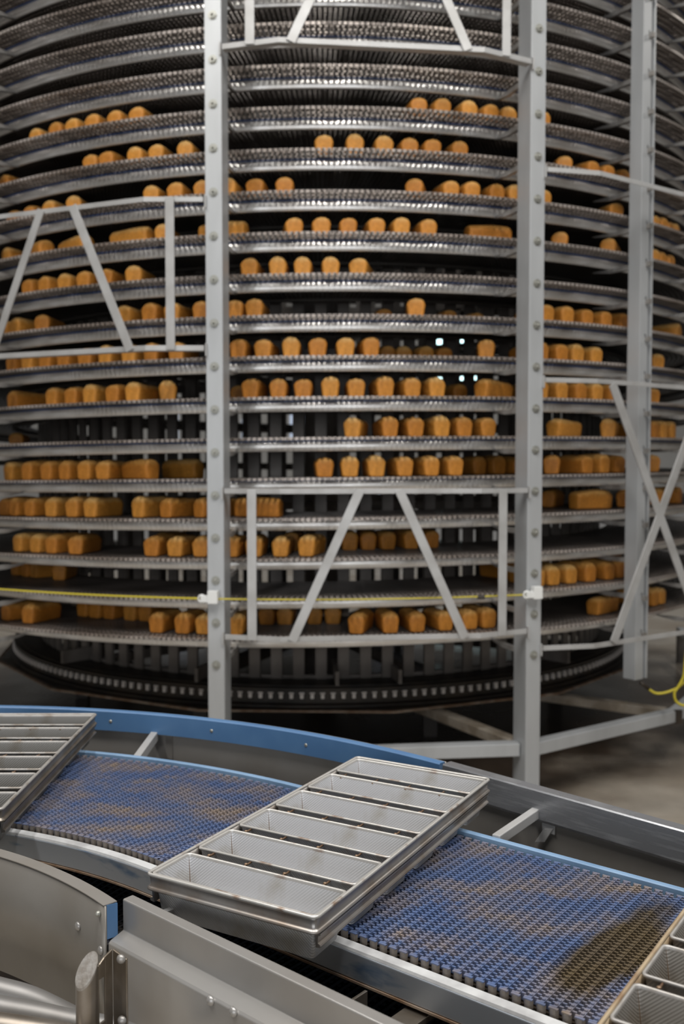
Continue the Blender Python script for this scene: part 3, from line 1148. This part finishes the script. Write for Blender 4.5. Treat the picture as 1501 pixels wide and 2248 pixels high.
# return belt below
b = MB()
for p, rz in rows[::1]:
    c, s_ = cos(rz), sin(rz)
    ex, ey = Vector((c, s_, 0)), Vector((-s_, c, 0))
    o_ = Vector((p.x, p.y, H - 1.03))
    b.axes(o_ + ey * (BW / 2 - 0.04), ex * 0.0035, ey * (BW / 2 + 0.03), (0, 0, 0.006))
    for i in range(30):
        y = -0.06 + (BW + 0.04) * (i + 0.5) / 30
        b.axes(o_ + ey * y + ex * 0.0065, ex * 0.005, ey * 0.004, (0, 0, 0.005))
b.v = [tuple(Vector(v) - bq) for v in b.v]
ret = b.build('return_belt', M['return'], belt)
ret['kind'] = 'stuff'
b = MB()
b.sweep(track(1.12, -0.2, PHI, 30, 1.15), [(0, H - 1.075), (1.04, H - 1.075), (1.04, H - 1.068), (0, H - 1.068)])
cbuild(b, 'drip_tray', M['dark'])

# outer wall: bend with a blue guide bar, then a scratched steel section
AO = 0.768
TOP = H - 0.775
b = MB()
b.sweep(track(2.196, -0.45, AO, 40), [(0, H - 1.08), (0.004, H - 1.08), (0.004, TOP - 0.002), (0, TOP - 0.002)])
cbuild(b, 'outer_wall', M['ss_dark'], True)
b = MB()
b.sweep(track(2.170, -0.45, AO, 44), [(0.001, TOP - 0.064), (0.025, TOP - 0.064), (0.025, TOP - 0.003), (0.022, TOP), (0.003, TOP), (0, TOP - 0.003)])
gb = cbuild(b, 'blue_guide_bar', M['blue'])
for a in (-0.05, 0.10, 0.235, 0.40, 0.555, 0.71):
    b = MB()
    c = Vector((CX + 2.1702 * sin(a), CY + 2.1702 * cos(a), TOP - 0.034))
    b.dome(c, (-sin(a), -cos(a), 0), 0.0058, 0.0022, 10, 3)
    cbuild(b, 'bar_screw', M['bolt'], parent=gb)
b = MB()
po = Vector((CX + 2.172 * sin(AO + 0.004), CY + 2.172 * cos(AO + 0.004), 0))
so = Vector((sin(0.785), cos(0.785), 0))
do = Vector((cos(0.785), -sin(0.785), 0))
path = [(po + do * t, so, Vector((0, 0, 1))) for t in (0.0, 0.5, 1.0, 1.5)]
b.sweep(path, [(0.0, TOP - 0.066), (0.0, TOP - 0.003), (0.003, TOP), (0.034, TOP), (0.034, TOP - 0.02), (0.031, TOP - 0.02), (0.031, TOP - 0.004), (0.004, TOP - 0.004), (0.003, TOP - 0.064),
               (0.009, TOP - 0.073), (0.0195, TOP - 0.073), (0.0195, TOP - 0.077), (0.004, TOP - 0.077), (0.0, TOP - 0.07)])
cbuild(b, 'outer_channel', M['ss_rail'])
b = MB()
b.sweep(path, [(0.020, H - 1.09), (0.024, H - 1.09), (0.024, TOP - 0.072), (0.020, TOP - 0.072)])
cbuild(b, 'outer_panel', M['ss_dark'])

# cross ties with their clips
b = MB()
pA = Vector((CX + 1.918 * sin(0.347), CY + 1.918 * cos(0.347), HB - 0.012))
pB = Vector((CX + 2.190 * sin(0.303), CY + 2.190 * cos(0.303), HB - 0.012))
b.bar(pA, pB, 0.03, 0.022)
tie = cbuild(b, 'cross_tie', M['truss'], bevel=0.002)
b = MB()
nrm = Vector((-sin(0.303), -cos(0.303), 0))
b.dome(pB + nrm * 0.004 + Vector((0.0, 0, 0.028)), nrm, 0.008, 0.008)
cbuild(b, 'bolt', M['bolt'], True)
b = MB()
a = 0.325
b.axes((CX + 2.193 * sin(a), CY + 2.193 * cos(a), HB - 0.03), (0.012 * cos(a), -0.012 * sin(a), 0), (0.003 * sin(a), 0.003 * cos(a), 0), (0, 0, 0.055))
cbuild(b, 'tie_plate', M['ss_dark'])
pW = po + do * 0.285 + so * 0.018 + Vector((0, 0, HB + 0.002))
pS = Vector((CX + 1.918 * sin(PHI) + cos(PHI) * 0.52, CY + 1.918 * cos(PHI) - sin(PHI) * 0.52, HB + 0.002))
b = MB()
b.bar(pS, pW, 0.024, 0.02)
cbuild(b, 'cross_tie', M['truss'], bevel=0.002)
b = MB()
b.axes(pW + do * 0.032 - so * 0.004 + Vector((0, 0, -0.012)), do * 0.018, so * 0.002, (0, 0, 0.032))
b.axes(pW + do * 0.022 - so * 0.007 + Vector((0, 0, -0.052)), do * 0.014 + Vector((0, 0, 0.004)), so * 0.002, do * 0.012 + Vector((0, 0, 0.020)))
b.axes(pW - do * 0.028 - so * 0.004 + Vector((0, 0, 0.012)), do * 0.016, so * 0.002, (0, 0, 0.012))
cbuild(b, 'tie_clip', M['truss'], bevel=0.001)
for dd, zz in ((0.034, 0.006), (-0.03, 0.012)):
    b = MB()
    b.dome(pW + do * dd - so * 0.006 + Vector((0, 0, zz)), -so, 0.0085, 0.008)
    cbuild(b, 'bolt', M['bolt'], True)

# inner guide: curved plate with a blue bar behind it
AI = 0.846
b = MB()
b.sweep(track(1.106, -0.3, AI, 40), [(0, TOP - 0.235), (0.004, TOP - 0.235), (0.004, TOP - 0.001), (0, TOP - 0.001)])
cbuild(b, 'inner_plate', M['plate'], True)
b = MB()
b.sweep(track(1.1105, -0.3, AI, 40), [(0, TOP - 0.062), (0.021, TOP - 0.062), (0.021, TOP - 0.002), (0, TOP)])
cbuild(b, 'blue_guide_bar', M['blue'])
b = MB()
b.sweep(track(1.1045, -0.3, AI - 0.001, 40), [(0, TOP), (0.0265, TOP), (0.0265, TOP + 0.0015), (0, TOP + 0.0015)])
cbuild(b, 'grey_cap', M['ss_dark'])


def on_plate(px, py):
    """where the sight line meets the inner plate"""
    d_ = ray(px, py)
    lo_, best = None, None
    for i in range(4000):
        t = 1.2 + i * 0.0005
        p = d_ * t
        if (p.x - CX) ** 2 + (p.y - CY) ** 2 > 1.106 ** 2:
            return Vector((p.x, p.y, p.z + H))
    return None


for (px, py, r, h) in ((172, 2033, 0.0085, 0.006), (222, 2086, 0.0085, 0.006), (219, 2005, 0.006, 0.009)):
    p = on_plate(px, py)
    if p is not None:
        n = Vector((CX - p.x, CY - p.y, 0)).normalized()
        b = MB()
        b.dome(p, n, r, h, 14, 5)
        cbuild(b, 'bolt', M['bolt'] if r < 0.007 else M['ss'], True)

# near straight channel: lip, recessed web, flange, deep face
n0 = Vector((-0.388, 1.687, 0))
n1 = Vector((0.051, 1.306, 0))
dn = (n1 - n0).normalized()
sn = Vector((-dn.y, dn.x, 0))          # towards the belt
path = [(n0 + dn * t, sn, Vector((0, 0, 1))) for t in (-0.010, 0.4, 0.8, 1.2)]
T2 = TOP + 0.002
b = MB()
b.sweep(path, [(0.024, T2 - 0.012), (0.024, T2 - 0.002), (0.021, T2), (0.002, T2), (0.0, T2 - 0.002), (0.0, T2 - 0.057), (-0.028, T2 - 0.066), (-0.032, T2 - 0.070), (-0.032, T2 - 0.33),
               (-0.029, T2 - 0.33), (-0.029, T2 - 0.071), (0.003, T2 - 0.061), (0.003, T2 - 0.004), (0.021, T2 - 0.004), (0.021, T2 - 0.012)])
cbuild(b, 'inner_channel', M['ss'], bevel=0.0015)
for (px, py) in ((463, 2196), (513, 2221)):
    # meet the deep face of the channel
    d_ = ray(px, py)
    q = n0 - sn * 0.032
    t = (q.x * sn.x + q.y * sn.y) / (d_.x * sn.x + d_.y * sn.y)
    p = Vector((d_.x * t, d_.y * t, d_.z * t + H))
    b = MB()
    b.dome(p, -sn, 0.0085, 0.007, 14, 5)
    cbuild(b, 'bolt', M['ss'], True)
# cleat bridging the gap under the tins, and stub of the lower cross tie
b = MB()
c = n0 + dn * 0.02 + sn * 0.02
b.bar((c.x, c.y, TOP - 0.045), (c.x + sn.x * 0.24 + 0.03, c.y + sn.y * 0.24 + 0.03, TOP - 0.06), 0.025, 0.012)
cbuild(b, 'cross_tie', M['truss'], bevel=0.001)
b = MB()
c = n0 + dn * 0.46 + sn * 0.03
b.bar((c.x, c.y, HB - 0.085), (c.x + sn.x * 0.27, c.y + sn.y * 0.27, HB - 0.085), 0.012, 0.045)
b.bar((c.x - dn.x * 0.09, c.y - dn.y * 0.09, HB - 0.08), (c.x - dn.x * 0.09 + sn.x * 0.2, c.y - dn.y * 0.09 + sn.y * 0.2, HB - 0.08), 0.03, 0.006)
cbuild(b, 'cross_tie', M['ss_brown'], bevel=0.001)

# upright tube with slanted welded cap and its folded plate
tp = at_y(190, 2130, 1.44)
b = MB()
r = 0.0168
n = 24
top_l, bot_l = [], []
for i in range(n):
    a = 2 * pi * i / n
    x, y = r * cos(a), r * sin(a)
    sl = 0.021 * cos(a - 1.0)
    top_l.append(Vector((tp.x + x, tp.y + y, tp.z + sl)))
    bot_l.append(Vector((tp.x + x, tp.y + y, H - 1.35)))
b.loops([bot_l, top_l], 0, True, False)
cbuild(b, 'upright_tube', M['ss_brown'], True)
b = MB()
cc = sum(top_l, Vector()) / n
b.loops([[v + Vector((0, 0, -0.004)) for v in top_l], [v + Vector((0, 0, 0.001)) + (v - cc) * 0.02 for v in top_l], [cc + (v - cc) * 0.86 + Vector((0, 0, 0.001)) for v in top_l]])
cbuild(b, 'tube_cap', M['weld'])
# folded plate
b = MB()
f0 = Vector((tp.x + 0.0155, tp.y + 0.004, 0))
fm_ = at_y(247, 2084, 1.475)
f1 = at_y(277, 2098, 1.455)
zt = fm_.z
zb = H - 1.25
tk = 0.0035


def slab(b, a, c, z0, z1a, z1b, t):
    d_ = Vector((c.x - a.x, c.y - a.y, 0)).normalized()
    s_ = Vector((-d_.y, d_.x, 0)) * t
    vs = []
    for p, zz in ((a, z1a), (c, z1b)):
        for off in (Vector(), s_):
            vs.append(Vector((p.x + off.x, p.y + off.y, z0)))
            vs.append(Vector((p.x + off.x, p.y + off.y, zz)))
    b.add(vs, [(0, 1, 5, 4), (2, 6, 7, 3), (0, 2, 3, 1), (4, 5, 7, 6), (1, 3, 7, 5), (0, 4, 6, 2)])


# the leg with the slot is built of the four pieces round the opening
def lerp2(t):
    return Vector((f0.x + (fm_.x - f0.x) * t, f0.y + (fm_.y - f0.y) * t, 0))


sz1, sz0 = zt - 0.035, zt - 0.105
slab(b, lerp2(0), lerp2(0.12), zb, zt - 0.012, zt - 0.011, tk)
slab(b, lerp2(0.50), lerp2(1), zb, zt - 0.004, zt, tk)
slab(b, lerp2(0.12), lerp2(0.50), sz1, zt - 0.011, zt - 0.004, tk)
slab(b, lerp2(0.12), lerp2(0.50), zb, sz0, sz0, tk)
slab(b, fm_, f1, zb, zt, zt - 0.006, tk)
cbuild(b, 'folded_plate', M['ss_brown'], bevel=0.001)
for (px, py) in ((266, 2105), (268, 2240)):
    p = at_y(px, py, 1.452)
    b = MB()
    b.dome(p, (-0.25, -1, 0.05), 0.0075, 0.006, 12, 4)
    cbuild(b, 'bolt', M['ss'], True)
# curved guard tubes low on the left
b = MB()
b.tube(spline([at_y(-60, 2162, 1.62), at_y(0, 2176, 1.62), at_y(70, 2196, 1.62), at_y(150, 2234, 1.63), at_y(230, 2275, 1.64), at_y(330, 2345, 1.66)], 6), 0.022, 14)
cbuild(b, 'guard_tube', M['pipe'], True)
b = MB()
b.tube(spline([at_y(-60, 2200, 1.50), at_y(0, 2214, 1.50), at_y(80, 2228, 1.50), at_y(160, 2245, 1.50), at_y(250, 2262, 1.50), at_y(330, 2295, 1.50)], 6), 0.0195, 14)
cbuild(b, 'guard_tube', M['pipe'], True)
b = MB()
b.tube(spline([at_y(-60, 2246, 1.42), at_y(30, 2258, 1.42), at_y(160, 2280, 1.42), at_y(300, 2320, 1.42)], 6), 0.02, 14)
cbuild(b, 'guard_tube', M['ss_brown'], True)

# legs of the conveyor down to the floor
for (r_, a) in ((1.16, -0.1), (2.14, -0.1), (1.16, 0.62), (2.14, 0.5), (2.14, 1.15), (1.35, 1.3)):
    b = MB()
    x, y = CX + r_ * sin(a), CY + r_ * cos(a)
    b.box(x - 0.025, x + 0.025, y - 0.025, y + 0.025, 0, H - 1.07)
    b.box(x - 0.05, x + 0.05, y - 0.05, y + 0.05, 0, 0.01)
    cbuild(b, 'leg', M['ss_dark'])


# ------------------------------------------------------------------ sets of six bread tins
TW, TL, TH = 0.366, 0.826, 0.086
NP = 6
PT = TL / NP


def rrect(hx, hy, r, z, n=5):
    out = []
    for (sx, sy, a0) in ((1, 1, 0), (-1, 1, pi / 2), (-1, -1, pi), (1, -1, 3 * pi / 2)):
        for i in range(n):
            a = a0 + pi / 2 * i / (n - 1)
            out.append(Vector((sx * (hx - r) + r * cos(a), sy * (hy - r) + r * sin(a), z)))
    return out


phx, phy = TW / 2 - 0.006, PT / 2 - 0.0145
b = MB()
b.loops([rrect(phx - 0.013, phy - 0.012, 0.008, 0.001), rrect(phx - 0.0115, phy - 0.0105, 0.008, 0.0), rrect(phx - 0.0015, phy - 0.0015, 0.007, TH - 0.008)], 0, True, False)
b.loops([rrect(phx - 0.0015, phy - 0.0015, 0.007, TH - 0.008), rrect(phx - 0.0025, phy - 0.0025, 0.007, TH - 0.006), rrect(phx - 0.014, phy - 0.013, 0.007, 0.003)], 1, False, True)
pan_me = b.mesh('tin', [M['tin'], M['tin_in']])
b = MB()
b.loops([rrect(phx - 0.003, phy - 0.003, 0.007, TH - 0.009), rrect(phx + 0.0005, phy + 0.0005, 0.008, TH - 0.009), rrect(phx + 0.0022, phy + 0.0022, 0.009, TH - 0.006),
         rrect(phx + 0.0016, phy + 0.0016, 0.009, TH - 0.0035), rrect(phx - 0.0012, phy - 0.0012, 0.008, TH - 0.0028), rrect(phx - 0.003, phy - 0.003, 0.007, TH - 0.005),
         rrect(phx - 0.003, phy - 0.003, 0.007, TH - 0.009)], cap0=False, cap1=False)
prim_me = b.mesh('tin_rim', M['tin_rim'], True)
seam_me = []
for sy in (-1, 1):
    b = MB()
    p0 = Vector((-(phx - 0.0155), sy * (phy - 0.0145), 0.006))
    p1 = Vector((-(phx - 0.0042), sy * (phy - 0.0042), TH - 0.008))
    b.tube([p0, p1], 0.0011, 6)
    seam_me.append(b.mesh('corner_seam', M['tin_edge']))


def ring_sweep(b, prof, hx, hy, r, n=6, mi=0):
    """prof: list of (outward, z), swept round a rounded rectangle"""
    base_ = rrect(hx, hy, r, 0, n)
    k = len(base_)
    path = []
    for i, p in enumerate(base_):
        d_ = (base_[(i + 1) % k] - base_[i - 1]).normalized()
        path.append((p, Vector((d_.y, -d_.x, 0)), Vector((0, 0, 1))))
    b.sweep(path, prof, True, mi)


b = MB()
ring_sweep(b, [(0.0035 * cos(2 * pi * i / 10), TH - 0.0035 + 0.0035 * sin(2 * pi * i / 10)) for i in range(10)], TW / 2 - 0.001, TL / 2 - 0.001, 0.010, 7)
wire_me = b.mesh('rim_wire', M['tin_rim'], True)
b = MB()
ring_sweep(b, [(-0.0035, TH - 0.006), (-0.0005, TH - 0.006), (-0.0012, TH - 0.010), (-0.0025, TH - 0.024), (0.001, TH - 0.0265), (0.0042, TH - 0.029), (0.0042, TH - 0.031), (0.001, TH - 0.0335), (-0.0035, TH - 0.034), (-0.0045, TH - 0.028)],
           TW / 2 - 0.001, TL / 2 - 0.001, 0.010, 7)
band_me = b.mesh('strap_band', M['tin_band'], True)
b = MB()
for sx in (-1, 1):
    x = sx * (TW / 2 - 0.003)
    path = [(Vector((x, y, 0)), Vector((sx, 0, 0)), Vector((0, 0, 1))) for y in (-TL / 2 + 0.012, 0, TL / 2 - 0.012)]
    b.sweep(path, [(-0.005, TH - 0.0345), (0.0045, TH - 0.0345), (0.0045, TH - 0.0375), (0.0, TH - 0.040), (-0.001, TH - 0.052), (0.0035, TH - 0.054), (0.005, TH - 0.0565),
                   (0.0035, TH - 0.059), (-0.005, TH - 0.060)])
lower_me = b.mesh('side_strap', M['tin_band'])
b = MB()
b.tube([(0, -0.0145, 0), (0, 0.0145, 0)], 0.0022, 8)
b.dome((0, -0.006, 0.0018), (0, 0, 1), 0.004, 0.003, 8, 3)
pin_me = b.mesh('spacer_pin', M['tin_edge'], True)
b = MB()
for i in range(9):
    x = -TW / 2 + 0.03 + (TW - 0.06) * i / 8
    for sy in (-1, 1):
        b.dome((x, sy * (TL / 2 + 0.0005), TH - 0.022), (0, sy, 0), 0.002, 0.0012, 6, 3)
rivet_me = b.mesh('rivet', M['bolt'])


def recoat(me, *ms):
    c = me.copy()
    for i, m_ in enumerate(ms):
        c.materials[i] = m_
    return c


FINISH = {'bright': (pan_me, prim_me, wire_me, band_me, lower_me),
          'dull': (recoat(pan_me, M['tin_dull'], M['tin_dull']), recoat(prim_me, M['rim_dull']), recoat(wire_me, M['rim_dull']), recoat(band_me, M['ss_brown']), recoat(lower_me, M['ss_brown'])),
          'old': (recoat(pan_me, M['tin_old'], M['tin_old']), recoat(prim_me, M['rim_dull']), recoat(wire_me, M['rim_old']), recoat(band_me, M['rim_old']), recoat(lower_me, M['rim_old']))}


def tin_set(x, y, ang, label, fin):
    pan, prim, wire, band, lower = FINISH[fin]
    root = thing('bread_tin_set', label, 'baking tins', (x, y, HB + 0.0035), ang, 'strapped bread tin sets')
    put('rim_wire', wire, root)
    put('strap_band', band, root)
    put('side_strap', lower, root)
    for i in range(NP):
        yy = (PT + 0.0022) * (i - (NP - 1) / 2)
        t = put('tin', pan, root, (0, yy, 0))
        put('tin_rim', prim, t)
        put('corner_seam', seam_me[0], t)
        put('corner_seam', seam_me[1], t)
        if i:
            yb = -TL / 2 + PT * i
            for q in range(4):
                put('spacer_pin', pin_me, root, (-TW / 2 + TW * (q + 0.62 - 0.1 * (i % 3)) / 4.2, yb, TH - 0.009))
    return root


tin_set(-0.0022, 2.0164, -0.5084, 'silver set of six empty bread tins lying whole across the middle of the blue belt', 'bright')
tin_set(-0.934, 2.492, 0.004, 'dull set of bread tins cut off by the left edge beside the blue guide rail', 'dull')
e1 = Vector((cos(-0.61), sin(-0.61), 0))
e2 = Vector((sin(0.61), cos(0.61), 0))
c3 = Vector((0.5818, 1.5964, 0)) - e2 * 0.12 + e1 * TW / 2
tin_set(c3.x, c3.y, -0.61, 'set of bread tins cut off by the bottom right corner of the picture', 'old')
